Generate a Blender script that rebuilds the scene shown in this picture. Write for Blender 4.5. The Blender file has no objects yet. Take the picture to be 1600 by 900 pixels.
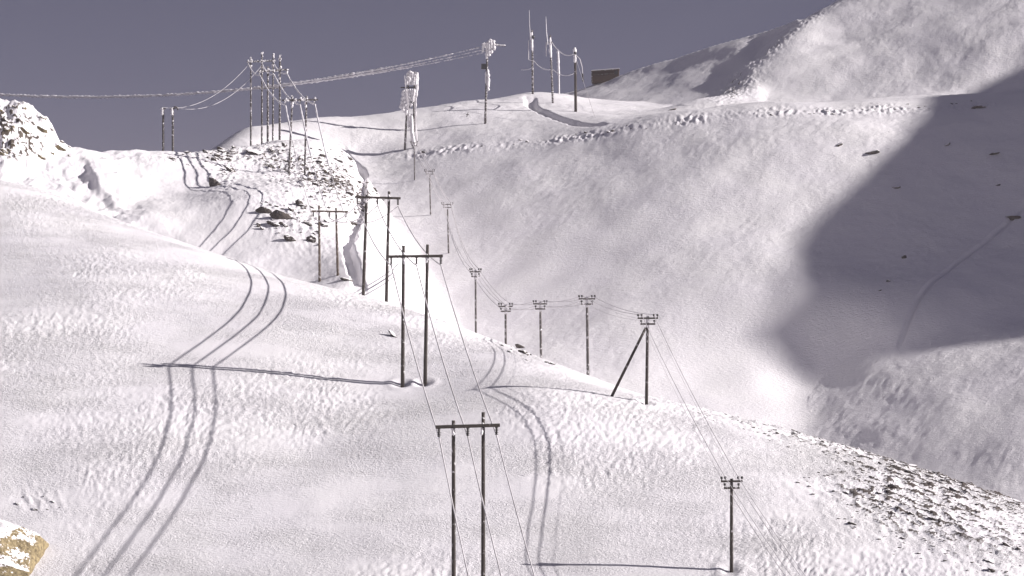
import bpy, math, random
import numpy as np

random.seed(7)
rng = np.random.default_rng(11)
DETAIL = 1.0

F = 3764.0            # focal length of the photograph in its own pixels (1600 wide)
SC = bpy.context.scene
COL = SC.collection


def at(px, py, d):
    """world point seen at photo pixel (px, py) at depth d (camera at the origin, looking along +Y)"""
    return np.array([(px - 800.0) / F * d, d, (450.0 - py) / F * d])


SUN_EL, SUN_AZ = math.radians(24.0), math.radians(-4.0)
SUN = np.array([math.cos(SUN_EL) * math.cos(SUN_AZ), math.cos(SUN_EL) * math.sin(SUN_AZ), math.sin(SUN_EL)])

# ---------------------------------------------------------------- noise
_perm = rng.permutation(256)
_perm = np.concatenate([_perm, _perm, _perm])
_ga = rng.random(256) * 2 * np.pi
_gx, _gy = np.cos(_ga), np.sin(_ga)


def perlin(x, y):
    xi = np.floor(x).astype(np.int64); yi = np.floor(y).astype(np.int64)
    xf = x - xi; yf = y - yi
    xi &= 255; yi &= 255
    u = xf * xf * xf * (xf * (xf * 6 - 15) + 10); v = yf * yf * yf * (yf * (yf * 6 - 15) + 10)

    def g(ix, iy, dx, dy):
        h = _perm[_perm[ix] + iy]
        return _gx[h] * dx + _gy[h] * dy
    n00 = g(xi, yi, xf, yf); n10 = g(xi + 1, yi, xf - 1, yf)
    n01 = g(xi, yi + 1, xf, yf - 1); n11 = g(xi + 1, yi + 1, xf - 1, yf - 1)
    a = n00 + u * (n10 - n00); b = n01 + u * (n11 - n01)
    return (a + v * (b - a)) * 1.5


def fbm(x, y, octv=4, gain=.5):
    s = 0; a = 1.0
    for i in range(octv):
        s = s + a * perlin(x + 17.3 * i, y - 9.1 * i); x = x * 2.03; y = y * 2.03; a *= gain
    return s


def smooth(a, b, x):
    t = np.clip((x - a) / (b - a), 0, 1)
    return t * t * (3 - 2 * t)


# ---------------------------------------------------------------- hills: smooth sheets through surveyed points
class Sheet:
    def __init__(self, pts, margin=25, fall=.5, reg=0.0):
        P = np.array(pts, float); self.P = P[:, :2] / 100.0
        n = len(P); K = self.ker(self.P, self.P) + reg * np.eye(n)
        Q = np.concatenate([np.ones((n, 1)), self.P], 1)
        M = np.block([[K, Q], [Q.T, np.zeros((3, 3))]])
        s = np.linalg.solve(M, np.concatenate([P[:, 2], np.zeros(3)]))
        self.w, self.c = s[:n], s[n:]
        self.lo = P[:, :2].min(0) - margin; self.hi = P[:, :2].max(0) + margin; self.fall = fall

    @staticmethod
    def ker(a, b):
        r2 = ((a[:, None, :] - b[None, :, :]) ** 2).sum(-1) + 1e-12
        return .5 * r2 * np.log(r2)

    def __call__(self, x, y):
        sh = x.shape; p = np.stack([x.ravel(), y.ravel()], 1)
        q = np.clip(p, self.lo, self.hi)
        out = np.hypot(*(p - q).T)
        q = q / 100.0; z = np.empty(len(q))
        for i in range(0, len(q), 200000):
            b = q[i:i + 200000]
            z[i:i + 200000] = self.ker(b, self.P) @ self.w + self.c[0] + b @ self.c[1:]
        return (z - self.fall * out).reshape(sh)


def crest(pts, b1=(15, 4.5), b2=(42, 17)):
    out = []
    for px, py, d in pts:
        out.append(at(px, py, d))
        for dd, dz in (b1, b2):
            p = at(px, py, d + dd); p[2] -= dz; out.append(p)
    return out


REG_A = 6e-3
# A: the near snow slope (its surface is where the wires' shadows say it is)
A_PTS = [at(*p) for p in [
    (272, 560, 198.6), (330, 524, 202.6), (380, 470, 212.8), (391, 448, 217.6), (390, 430, 222.6), (372, 408, 229),
    (412, 462, 215.8), (413, 428, 224.7), (432, 490, 209.2), (443, 450, 219.1), (435, 435, 224),
    (265, 650, 185.8), (235, 735, 177), (165, 845, 167.5), (118, 890, 164.6), (290, 700, 181.0), (240, 800, 171.6),
    (337, 660, 185.6), (300, 760, 175.5), (207, 898, 164.1), (340, 573, 196.4),
    (630, 605, 195), (667, 605, 195), (708, 945, 158), (755, 945, 158),
    (785, 597, 192), (815, 548, 205.5), (850, 645, 185.3), (878, 720, 177.6), (873, 800, 171.1), (855, 858, 166.8),
    (830, 885, 165), (1143, 893, 164), (1010, 635, 191), (955, 621, 192),
    (0, 600, 191), (0, 450, 213), (0, 750, 176), (0, 900, 163.5), (-300, 900, 163), (-300, 600, 191), (-300, 420, 222),
    (150, 450, 211), (200, 400, 222),
    (1300, 780, 175), (1500, 840, 170), (1600, 900, 164), (1400, 900, 163), (1850, 900, 170), (1250, 700, 184),
    (400, 900, 163), (800, 1150, 140), (0, 1150, 140), (1600, 1150, 140), (800, 1600, 108), (0, 1600, 108), (1600, 1600, 108)]]
A_PTS += [np.array(p, float) for p in [(0, 60, -34), (-60, 60, -34), (60, 60, -34), (0, 20, -22), (-40, 15, -22), (40, 15, -22)]]
A_PTS += crest([(-300, 205, 264), (0, 285, 252), (100, 306, 252), (200, 347, 243), (300, 379, 236), (430, 424, 230), (540, 461, 228),
                (605, 478, 228), (650, 487, 223), (700, 508, 219), (760, 528, 216), (830, 552, 213), (918, 583, 206), (1010, 621, 199), (1100, 635, 196),
                (1200, 660, 193), (1300, 690, 191), (1400, 715, 189), (1500, 750, 187), (1600, 785, 185), (1850, 850, 183)])
# B: the bright rocky hillside behind it
B_PTS = [at(*p) for p in [
    (450, 272, 345), (477, 283, 343), (418, 222, 372), (437, 222, 372), (540, 236, 381),
    (250, 300, 328), (250, 350, 311), (340, 295, 325), (420, 340, 313), (500, 400, 302), (498, 437, 294), (527, 448, 290),
    (570, 300, 340), (560, 380, 312), (600, 420, 298), (150, 262, 329), (150, 310, 320), (60, 262, 329), (60, 300, 319), (200, 262, 334),
    (400, 480, 280), (220, 420, 300), (0, 380, 296), (-150, 300, 312), (-150, 240, 335), (300, 262, 341), (380, 262, 348)]]
B_PTS += crest([(-150, 232, 340), (0, 234, 338), (100, 235, 339), (200, 236, 345), (280, 237, 350), (350, 238, 357)], (14, 3.5), (40, 14))
for px, py, d in [(550, 245, 379), (578, 290, 355), (602, 340, 334), (616, 410, 312), (616, 470, 292)]:
    B_PTS.append(at(px, py, d))
    p = at(px, py, d); B_PTS.append(p + np.array([4.5, 2, -6.5])); B_PTS.append(p + np.array([15, 7, -27.0]))
# C: the big mountainside with the road bench and the gentle ridge above it
EDGE = [(560, 236, 422), (650, 233, 419), (760, 220, 415.5), (900, 205, 410.5), (1000, 190, 406), (1100, 178, 403.5), (1250, 170, 402),
        (1400, 160, 404), (1540, 153, 406), (1600, 150, 407), (1750, 142, 410), (1900, 135, 414)]


def face(px, pys, slope):
    """points on an even hillside falling from the road edge towards the camera"""
    py_e, d_e = np.interp(px, [e[0] for e in EDGE], [e[1] for e in EDGE]), np.interp(px, [e[0] for e in EDGE], [e[2] for e in EDGE])
    z_e = (450 - py_e) / F * d_e
    return [(px, py, (z_e - slope * d_e) / ((450 - py) / F - slope)) for py in pys]


C_PX = EDGE + [(1100, 174, 424), (1250, 166.5, 424), (1400, 156.5, 425), (1540, 150, 426), (1600, 147, 427), (1750, 139, 430), 
    (450, 215, 418), (560, 214, 426), (650, 206, 428), (760, 196, 428), (900, 182, 425), (1000, 176, 435), (1100, 168, 443), (1250, 162, 452),
    (1400, 153, 460), (1600, 143, 474), (1750, 136, 482),
    (385, 200, 424), (500, 186, 440), (640, 168, 452), (760, 155, 458), (820, 148, 461), (860, 150, 468),
    (950, 165, 462)]
for px, pys, sl in [(600, (300, 380), .40), (650, (282, 337, 392, 470), .40), (800, (300, 400, 480, 540), .42), (900, (280, 400, 520), .43), (1000, (280, 380, 480, 560, 620), .45),
                    (1100, (300, 400), .45), (1250, (300, 400, 470), .46), (1400, (300, 430, 520), .46), (1600, (300, 400, 500), .46), (1800, (300, 450), .46)]:
    C_PX += face(px, pys, sl)
C_PX += [(1100, 590, 320), (1180, 590, 320.5), (1260, 600, 321.5), (1240, 655, 312), (1400, 640, 316), (1600, 640, 312), (1500, 760, 288), (1800, 640, 312)]
C_PTS = [at(*p) for p in C_PX]
C_PTS += [np.array(p, float) for p in [(25, 500, 36), (50, 500, 37), (68, 500, 38), (110, 500, 36), (110, 550, 42), (120, 620, 30), (160, 520, 30)]]
for px, py, d in [(385, 196, 426), (500, 186, 440), (640, 168, 452), (760, 155, 458), (820, 148, 461)]:
    for dd, dz in ((20, 5), (80, 40)):
        p = at(px, py, d + dd); p[2] -= dz; C_PTS.append(p)
for px, py, d in [(370, 215, 410), (350, 232, 404)]:
    p = at(px, py, d); C_PTS.append(p); C_PTS.append(p + np.array([-12, 10, -8.0])); C_PTS.append(p + np.array([-40, 20, -26.0]))
# E: the peak at the upper right, with its sharp left edge
E_CR = [(1040, 180, 447), (1120, 152, 456), (1165, 105, 471), (1212, 62, 484), (1260, 30, 494), (1312, 0, 505), (1380, -45, 522), (1450, -85, 545)]
E_PTS = [at(*p) for p in E_CR] + [at(*p) for p in [
    (1200, 140, 456), (1300, 130, 456), (1300, 60, 476), (1400, 128, 452), (1400, 60, 468), (1400, 0, 486), (1500, 125, 448), (1500, 40, 466), (1500, 0, 479), (1600, 120, 445),
    (1600, 40, 460), (1600, 0, 472), (1700, 110, 443), (1700, 0, 466), (1900, 80, 444), (1900, -20, 466), (1250, 175, 444), (1500, 165, 440), (1800, 160, 432)]]
for px, py, d in E_CR:
    p = at(px, py, d); E_PTS.append(p + np.array([-4, 3, -4.5])); E_PTS.append(p + np.array([-16, 12, -20.0]))
# S: the low spur at the lower right
S_PTS = [at(*p) for p in [
    (1272, 612, 321), (1290, 650, 312), (1400, 600, 312), (1400, 680, 299), (1500, 600, 307.5), (1500, 700, 291), (1600, 600, 303), (1600, 700, 287), (1600, 780, 278),
    (1800, 600, 296), (1800, 800, 272), (1400, 740, 291)]]
S_PTS += crest([(1310, 577, 323), (1350, 558, 324), (1400, 545, 325), (1500, 525, 326), (1600, 514, 328), (1800, 500, 330)], (10, 3.5), (30, 14))
for px, py, d in [(1262, 605, 322), (1280, 655, 312)]:
    p = at(px, py, d); S_PTS.append(p + np.array([-4, 2, -1.2])); S_PTS.append(p + np.array([-16, 8, -9.0]))

SH = {'A': Sheet(A_PTS, 40, .3, REG_A), 'B': Sheet(B_PTS, 6, 1.3), 'C': Sheet(C_PTS, 40, .35), 'E': Sheet(E_PTS, 40, .35), 'S': Sheet(S_PTS, 10, .9)}

SH['S'].hi[0] += 70

# M: the mountain outside the frame on the right whose shadow lies on the far side
MX = 300.0
_edge = [(1600, 40, 'E'), (1555, 95, 'E'), (1500, 140, 'C'), (1470, 185, 'C'), (1420, 235, 'C'), (1340, 320, 'C'), (1300, 375, 'C'), (1255, 455, 'C'), (1222, 530, 'C')]


def march(px, py, f, d0=100., d1=620., step=.5):
    d = np.arange(d0, d1, step); x = (px - 800) / F * d; z = (450 - py) / F * d
    h = f(x, d); i = np.where(h >= z)[0]
    if len(i) == 0: return None
    i = max(i[0], 1); a = (z - h)[i - 1]; b = (z - h)[i]; t = a / (a - b + 1e-9)
    return float(d[i - 1] + t * step)


_prof = []
for px, py, k in _edge:
    d = march(px, py, SH[k], 330)
    if d is None: continue
    p = at(px, py, d); t = (MX - p[0]) / SUN[0]; q = p + t * SUN
    _prof.append((q[1], q[2]))
_prof.sort()
_q = np.array(_prof); _co = np.polyfit(_q[:, 0] - 350, _q[:, 1], 2)
_py = np.linspace(_q[:, 0].min(), _q[:, 0].max(), 12); _pz = np.maximum.accumulate(np.polyval(_co, _py - 350))
_pz = _pz + 1.3 + 1.3 * smooth(309, 318, _py) - .5 * smooth(338, 352, _py) - 6.9 * smooth(392, 425, _py)
_py, _pz = np.concatenate([[_py[0] - 60, _py[0] - 4], _py, [_py[-1] + 60, _py[-1] + 250]]), np.concatenate([[_pz[0] - 100, _pz[0] - 5], _pz, [_pz[-1] + 12, _pz[-1] - 80]])
print('edge points', [(round(a), round(b)) for a, b in _prof]); print('M profile', [(round(float(a)), round(float(b))) for a, b in zip(_py, _pz)])


def M(x, y):
    return np.interp(y, _py, _pz) - .78 * np.sqrt((x - MX) ** 2 + .3)


KEYS = ['A', 'B', 'C', 'E', 'S', 'M', '0']


_ox = np.array([-400, -110, -90, -80, -71.4, -67.8, -65.2, -63.4, -59.8, -50, 0, 900])
_oz = np.array([-300, 10, 23, 27, 26.3, 25.3, 23.3, 20.2, 18.6, 10, -60, -900])


def outcrop(x, y):
    return np.interp(x, _ox, _oz) - .62 * np.abs(y - 338)


def flank(x, y):
    """the even slope climbing from the hut towards the peak"""
    back = np.maximum(0, y - (505 - .5 * (x - 26.8)))
    front = np.maximum(0, (438 - .3 * (x - 20)) - y)
    gy = .2 + .13 * smooth(4, 46, x) + .4 * smooth(45, 57, x)
    return 45.7 + .356 * (x - 26.8) + gy * (y - 505 + .5 * (x - 26.8)) - .1 * (x - 26.8) - .8 * back - .5 * front - 1.2 * np.maximum(0, x - 58)


def sheets(x, y):
    e = SH['E'](x, y) - 1.2 * np.maximum(0, 440 + .08 * (x - 53) - y)
    return np.stack([{'E': e, 'C': np.maximum(SH['C'](x, y), flank(x, y)) if 1 else 0, 'B': np.maximum(SH['B'](x, y), outcrop(x, y))}[k] if k in 'EBC' else SH[k](x, y) for k in 'ABCES'] + [M(x, y), np.full(x.shape, -44.0)])


def height(x, y, k=1.1):
    z = sheets(x, y); m = z.max(0)
    return m + k * np.log(np.exp(np.clip((z - m) / k, -40, 0)).sum(0))


def hit(px, py, d0=100.):
    """where the photo's line of sight meets the ground"""
    d = march(px, py, height, d0)
    return None if d is None else at(px, py, d)


def ground_at(px, py, d0=300.):
    """hit(), or the skyline just below when the line of sight passes over it"""
    p = hit(px, py, d0)
    while p is None:
        py += 1; p = hit(px, py, d0)
    return p


def ground(x, y):
    return float(height(np.array([x]), np.array([y]))[0])
# ---------------------------------------------------------------- terrain mesh
def polyline_dist(x, y, pts, n=30):
    P = np.array(pts)[:, :2]
    best = np.full(x.shape, 1e9)
    for a, b in zip(P[:-1], P[1:]):
        ab = b - a; L = (ab ** 2).sum() + 1e-9
        t = np.clip(((x - a[0]) * ab[0] + (y - a[1]) * ab[1]) / L, 0, 1)
        best = np.minimum(best, np.hypot(x - a[0] - t * ab[0], y - a[1] - t * ab[1]))
    return best


nf = int(1120 * DETAIL)
u = np.concatenate([np.linspace(-.95, -.30, 50)[:-1], np.linspace(-.30, -.236, 110)[:-1], np.linspace(-.236, .236, nf), np.linspace(.236, .30, 110)[1:], np.linspace(.30, .55, 60)[1:], np.linspace(.55, 1.0, 260)[1:], np.linspace(1.0, 1.65, 30)[1:]])
rows = [np.linspace(14, 120, 60)[:-1]]
d = 120.0; rr = []
while d < 640:
    rr.append(d); d += d * (.0014 if 150 < d < 285 else .0011 if 285 <= d < 520 else .004) / DETAIL
rows.append(np.array(rr)); rows.append(np.linspace(645, 900, 12))
yy = np.concatenate(rows)
Y, U = np.meshgrid(yy, u, indexing='ij')
X = U * Y
Zs = sheets(X, Y)
lab = Zs.argmax(0)
mx = Zs.max(0)
Z = mx + 1.1 * np.log(np.exp(np.clip((Zs - mx) / 1.1, -40, 0)).sum(0))
# photo-like coordinates, only used to say where on the hills the rocky ground lies
fine = (np.abs(U) < .24) & (Y > 130)

PXG = U * F + 800; PYG = 450 - Z / Y * F


def blob(cx, cy, rx, ry, rot=0.):
    c, s = math.cos(rot), math.sin(rot)
    dx, dy = PXG - cx, PYG - cy
    a, b = (dx * c + dy * s) / rx, (-dx * s + dy * c) / ry
    return np.exp(-(a * a + b * b))


isA, isB, isC, isE, isS = (lab == i for i in range(5))
zero = np.zeros_like(Z)
rocky = zero.copy()
rocky += isB * (1.0 * blob(440, 255, 90, 30, .3) + 1.0 * blob(545, 290, 70, 45, .6) + .8 * blob(470, 345, 65, 40, .5) + .55 * blob(280, 247, 80, 9) + .8 * blob(350, 270, 25, 30))
rocky += isB * 1.5 * blob(15, 205, 75, 50, .5)
rocky += isA * (.64 * blob(1545, 822, 230, 95, .3) + .56 * blob(1370, 775, 130, 55, .4) + .5 * blob(1200, 668, 150, 16, .25) + .46 * blob(1480, 748, 170, 24, .28))
rocky += isA * (.5 * blob(840, 556, 50, 9, .3) + .55 * blob(60, 780, 45, 22, .2))
rocky += (isC | isE) * (.9 * blob(1150, 140, 45, 18, -.6) + .8 * blob(1225, 62, 110, 9, -.66))
rocky = np.clip(rocky * np.where(isA, .85, .68), 0, 1.2)
# road edge on the mountain: lumps of ploughed snow and stones
edge_px = [(560, 236), (650, 234), (760, 222), (900, 207), (1000, 192), (1100, 180), (1250, 172), (1400, 162), (1540, 155), (1600, 152)]
ey = np.interp(PXG, [p[0] for p in edge_px], [p[1] for p in edge_px])
berm = isC * np.exp(-((PYG - ey - 5) / 7.0) ** 2) * smooth(560, 680, PXG) * (1 - smooth(1540, 1600, PXG))
# relief
wx, wy = X + .8 * fbm(X * .15, Y * .15, 2), Y + .8 * fbm(X * .15 + 50, Y * .15, 2)
ca, sa = math.cos(.5), math.sin(.5)
ax, ay = wx * ca + wy * sa, -wx * sa + wy * ca
patch = smooth(-.3, .5, fbm(X * .06, Y * .05, 3)) * 1.15 + .12
n1 = 1 - 2 * np.abs(perlin(ax * 1.1, ay * 1.9))           # wind-carved ridges
n2 = fbm(ax * 2.0, ay * 3.0, 2)
n2f = fbm(ax * .55, ay * .8, 2)
n3 = fbm(ax * 3.1, ay * 4.2, 2)
big = fbm(X * .035, Y * .035, 3)
mid = fbm(X * .16, Y * .16, 3)
smoothC = 1 - .85 * np.clip(isC * (blob(1130, 520, 130, 110) + blob(900, 400, 170, 60, -.3) + blob(1240, 620, 90, 60) + blob(1300, 140, 180, 22) + .6 * blob(750, 290, 80, 60)), 0, 1)
dz = isA * (.20 * big + .05 * mid + patch * (.034 * n1 + .042 * n2 + .016 * n3))
dz += isB * (1 - smooth(190, 260, PXG)) * (.55 * fbm(X * .11 + 3, Y * .09, 3) + .25 * fbm(X * .4, Y * .3, 3))
dz += isB * (.75 * big + .16 * mid + .03 * n2)
dz += (isC | isE | isS) * (.75 * big + smoothC * (.09 * mid + (.45 + .4 * patch) * (.065 * n2f)))
dz += isE * (.20 * perlin(ax * .15, ay * .2))
dz += (lab == 5) * smooth(4, 40, np.abs(X - MX)) * (3.0 * big + .5 * mid)
ra, rb = X * .6 - Y * .8, X * .8 + Y * .6
rk = np.where(isA, fbm(ra * .8, rb * 2.0, 4), fbm(X * 1.5, Y * 1.3, 4))
rk2 = np.abs(fbm(ra * .4 + 9, rb * 1.0, 3))
dz += rocky * (.34 * np.maximum(rk, -.15) + .5 * (rk2 - .2)) * np.where(isA, .55, 1.0)
dz += berm * (.3 + .7 * smooth(-.3, .5, fbm(X * .12, Y * .05, 2))) * (.36 * np.maximum(fbm(X * 1.3, Y * .6, 4), -.3))
dz += isB * blob(20, 205, 60, 60, .5) * .8 * fbm(X * .3, Y * .3, 4)


def trench(pts, width, depth):
    global dz
    P = [p for p in (hit(a, b, 150 if c is None else c) for a, b, c in pts) if p is not None]
    P = [P[0]] + [q for p, q in zip(P, P[1:]) if abs(q[1] - p[1]) < 45]
    m = fine
    dd = polyline_dist(X[m], Y[m], P)
    ends = np.minimum(np.hypot(X[m] - P[0][0], Y[m] - P[0][1]), np.hypot(X[m] - P[-1][0], Y[m] - P[-1][1]))
    wob = 1 + .25 * perlin(X[m] * .5, Y[m] * .5)
    dz[m] -= depth * (1 - smooth(width * .45 * wob, width * 1.05 * wob, dd)) * smooth(-.5, 5, ends)


# sunken tracks: the path zigzagging down the rocky hillside, the track on the ridge, the gully on the shaded face
trench([(532, 226, 300), (548, 245, 300), (566, 262, 270), (569, 290, 270), (563, 318, 260), (551, 352, 250), (541, 382, 250), (553, 420, 250), (566, 458, 240)], .95, 1.25)
trench([(108, 246, 300), (122, 275, 300), (140, 300, 290), (168, 330, 280)], 2.6, .9)
trench([(2, 246, 300), (18, 268, 290), (34, 288, 280)], 2.4, .7)
trench([(828, 150, 300), (830, 163, 300), (860, 178, 300), (900, 188, 300), (950, 193, 300)], 1.3, .8)
trench([(x_, 545 - (x_ - 1345) * .905, 335) for x_ in range(1400, 1610, 16)], .5, .4)
# wind scour round the feet of the near poles
for px, d0 in ((629, 195), (664, 195), (709, 158), (755, 158), (1143, 164), (1010, 191)):
    x0 = (px - 800) / F * d0; r2 = ((X - x0 + .1) ** 2 + ((Y - d0) * .8) ** 2)
    dz += isA * (-.15 * np.exp(-r2 / .25) + .09 * np.exp(-((np.sqrt(r2) - .95) / .35) ** 2))
x0, x1 = (629 - 800) / F * 195, (664 - 800) / F * 195
dz -= isA * .10 * np.exp(-((Y - 194.8) / .5) ** 2) * smooth(x0 - .3, x0, X) * (1 - smooth(x1, x1 + .3, X))
Z = Z + np.where(lab == 5, 1.0, 1 - .75 * smooth(.222, .25, np.abs(U))) * np.where(Y > 130, 1.0, .3) * dz

# rock shows where the rough ground is steep or stands out
PYG = 450 - Z / Y * F
rockmask = np.clip(rocky * 1.1 - .08, 0, 1) * smooth(.12, .42, rk + .6 * (rk2 - .25) + .12)
rockmask += np.clip(berm, 0, 1) * .45 * smooth(.1, .5, fbm(X * .9 + 5, Y * .6, 3))


VIS = fine & (PYG <= np.minimum.accumulate(PYG, axis=0) + .01)


def build_terrain(name, which, material):
    nr, nc = Z.shape
    idx = np.arange(nr * nc).reshape(nr, nc)
    q = np.stack([idx[:-1, :-1], idx[:-1, 1:], idx[1:, 1:], idx[1:, :-1]], -1).reshape(-1, 4)
    keep = np.isin(lab[:-1, :-1].ravel(), which)
    q = q[keep]
    used, inv = np.unique(q.ravel(), return_inverse=True)
    co = np.stack([X.ravel()[used], Y.ravel()[used], Z.ravel()[used]], 1).astype(np.float32)
    me = bpy.data.meshes.new(name)
    me.vertices.add(len(co)); me.vertices.foreach_set('co', co.ravel())
    me.loops.add(len(inv)); me.loops.foreach_set('vertex_index', inv.astype(np.int32))
    me.polygons.add(len(q)); me.polygons.foreach_set('loop_start', np.arange(0, len(inv), 4, dtype=np.int32))
    me.update(calc_edges=True)
    me.polygons.foreach_set('use_smooth', np.ones(len(q), bool))
    at_ = me.attributes.new('rock', 'FLOAT', 'POINT')
    at_.data.foreach_set('value', rockmask.ravel()[used].astype(np.float32))
    me.materials.append(material)
    o = bpy.data.objects.new(name, me); COL.objects.link(o); o['kind'] = 'structure'
    return o
# ---------------------------------------------------------------- materials
def new_mat(name):
    m = bpy.data.materials.new(name); m.use_nodes = True
    nt = m.node_tree; b = nt.nodes['Principled BSDF']
    return m, nt, b


def N(nt, t, **kw):
    n = nt.nodes.new(t)
    for k, v in kw.items():
        if k in n.inputs.keys(): n.inputs[k].default_value = v
        else: setattr(n, k, v)
    return n


def ramp(nt, fac, stops):
    r = nt.nodes.new('ShaderNodeValToRGB'); cr = r.color_ramp
    while len(cr.elements) < len(stops): cr.elements.new(.5)
    for e, (p, c) in zip(cr.elements, stops):
        e.position = p; e.color = c if len(c) == 4 else (*c, 1)
    nt.links.new(fac, r.inputs[0]); return r.outputs[0]


def mixc(nt, fac, a, b):
    n = nt.nodes.new('ShaderNodeMix'); n.data_type = 'RGBA'
    for s, v in ((0, fac), (6, a), (7, b)):
        if hasattr(v, 'type'): nt.links.new(v, n.inputs[s])
        else: n.inputs[s].default_value = v if s == 0 else (*v, 1)
    return n.outputs[2]


def math_n(nt, op, a, b=None, clamp=False):
    n = nt.nodes.new('ShaderNodeMath'); n.operation = op; n.use_clamp = clamp
    for i, v in enumerate((a, b)):
        if v is None: continue
        if hasattr(v, 'type'): nt.links.new(v, n.inputs[i])
        else: n.inputs[i].default_value = v
    return n.outputs[0]


SNOW = (.84, .822, .836)


def snow_ground(name, bump=.5, scale=1.0, alb=1.0, fine=.35, vary=1.0, rock_a=(.15, .125, .11), rock_b=(.05, .042, .04)):
    m, nt, b = new_mat(name)
    geo = N(nt, 'ShaderNodeNewGeometry'); pos = geo.outputs['Position']
    big = N(nt, 'ShaderNodeTexNoise', Scale=.12, Detail=3.0); nt.links.new(pos, big.inputs['Vector'])
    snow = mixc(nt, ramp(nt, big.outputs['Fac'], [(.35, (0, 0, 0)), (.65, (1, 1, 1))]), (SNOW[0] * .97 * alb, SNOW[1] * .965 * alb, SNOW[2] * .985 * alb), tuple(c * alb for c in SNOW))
    at_ = N(nt, 'ShaderNodeAttribute', attribute_name='rock')
    rn = N(nt, 'ShaderNodeTexNoise', Scale=3.4, Detail=6.0, Roughness=.7); nt.links.new(pos, rn.inputs['Vector'])
    msk = math_n(nt, 'MULTIPLY', at_.outputs['Fac'], math_n(nt, 'ADD', .35, rn.outputs['Fac']))
    msk = ramp(nt, msk, [(.34, (0, 0, 0)), (.50, (1, 1, 1))])
    rc = N(nt, 'ShaderNodeTexNoise', Scale=2.7, Detail=5.0); nt.links.new(pos, rc.inputs['Vector'])
    rock = mixc(nt, rc.outputs['Fac'], rock_b, rock_a)
    nt.links.new(mixc(nt, msk, snow, rock), b.inputs['Base Color'])
    b.inputs['Roughness'].default_value = .62
    b.inputs['Specular IOR Level'].default_value = .25
    # fine wind texture of the crust
    mp = N(nt, 'ShaderNodeMapping'); mp.inputs['Rotation'].default_value = (0, 0, .5); mp.inputs['Scale'].default_value = (scale, scale * 2.1, scale)
    nt.links.new(pos, mp.inputs['Vector'])
    f1 = N(nt, 'ShaderNodeTexNoise', Scale=2.9, Detail=5.0, Roughness=.62, Distortion=.4); nt.links.new(mp.outputs[0], f1.inputs['Vector'])
    f2 = N(nt, 'ShaderNodeTexNoise', Scale=8.0, Detail=3.0, Roughness=.6); nt.links.new(mp.outputs[0], f2.inputs['Vector'])
    h = math_n(nt, 'ADD', f1.outputs['Fac'], math_n(nt, 'MULTIPLY', f2.outputs['Fac'], fine))
    bp = N(nt, 'ShaderNodeBump', Strength=bump, Distance=.2); nt.links.new(h, bp.inputs['Height'])
    pn = N(nt, 'ShaderNodeTexNoise', Scale=.09, Detail=4.0, Roughness=.6); nt.links.new(mp.outputs[0], pn.inputs['Vector'])
    mr = N(nt, 'ShaderNodeMapRange'); nt.links.new(pn.outputs['Fac'], mr.inputs[0])
    for q, v in ((1, .38), (2, .62), (3, bump * (1 - .75 * vary)), (4, bump * (1 + .25 * vary))): mr.inputs[q].default_value = v
    nt.links.new(mr.outputs[0], bp.inputs['Strength'])
    nt.links.new(bp.outputs[0], b.inputs['Normal'])
    return m


def wood_mat(name, dark, light, frost=.0, frost_scale=3.0):
    m, nt, b = new_mat(name)
    tc = N(nt, 'ShaderNodeNewGeometry')
    mp = N(nt, 'ShaderNodeMapping'); mp.inputs['Scale'].default_value = (7, 7, .6); nt.links.new(tc.outputs['Position'], mp.inputs['Vector'])
    n = N(nt, 'ShaderNodeTexNoise', Scale=1.5, Detail=5.0); nt.links.new(mp.outputs[0], n.inputs['Vector'])
    c = mixc(nt, n.outputs['Fac'], dark, light)
    if frost > 0:
        f = N(nt, 'ShaderNodeTexNoise', Scale=frost_scale, Detail=4.0, Roughness=.7); nt.links.new(tc.outputs['Position'], f.inputs['Vector'])
        k = ramp(nt, f.outputs['Fac'], [(.62 - frost * .3, (0, 0, 0)), (.70 - frost * .3, (1, 1, 1))])
        c = mixc(nt, k, c, (.75, .73, .75))
    nt.links.new(c, b.inputs['Base Color']); b.inputs['Roughness'].default_value = .8
    bp = N(nt, 'ShaderNodeBump', Strength=.4, Distance=.02); nt.links.new(n.outputs['Fac'], bp.inputs['Height']); nt.links.new(bp.outputs[0], b.inputs['Normal'])
    return m


def rime_mat(name, a, bcol, scale=4.0):
    m, nt, b = new_mat(name)
    g = N(nt, 'ShaderNodeNewGeometry')
    n = N(nt, 'ShaderNodeTexNoise', Scale=scale, Detail=5.0, Roughness=.65); nt.links.new(g.outputs['Position'], n.inputs['Vector'])
    nt.links.new(mixc(nt, ramp(nt, n.outputs['Fac'], [(.35, (0, 0, 0)), (.65, (1, 1, 1))]), a, bcol), b.inputs['Base Color'])
    b.inputs['Roughness'].default_value = .55
    bp = N(nt, 'ShaderNodeBump', Strength=.6, Distance=.05); nt.links.new(n.outputs['Fac'], bp.inputs['Height']); nt.links.new(bp.outputs[0], b.inputs['Normal'])
    return m


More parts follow.
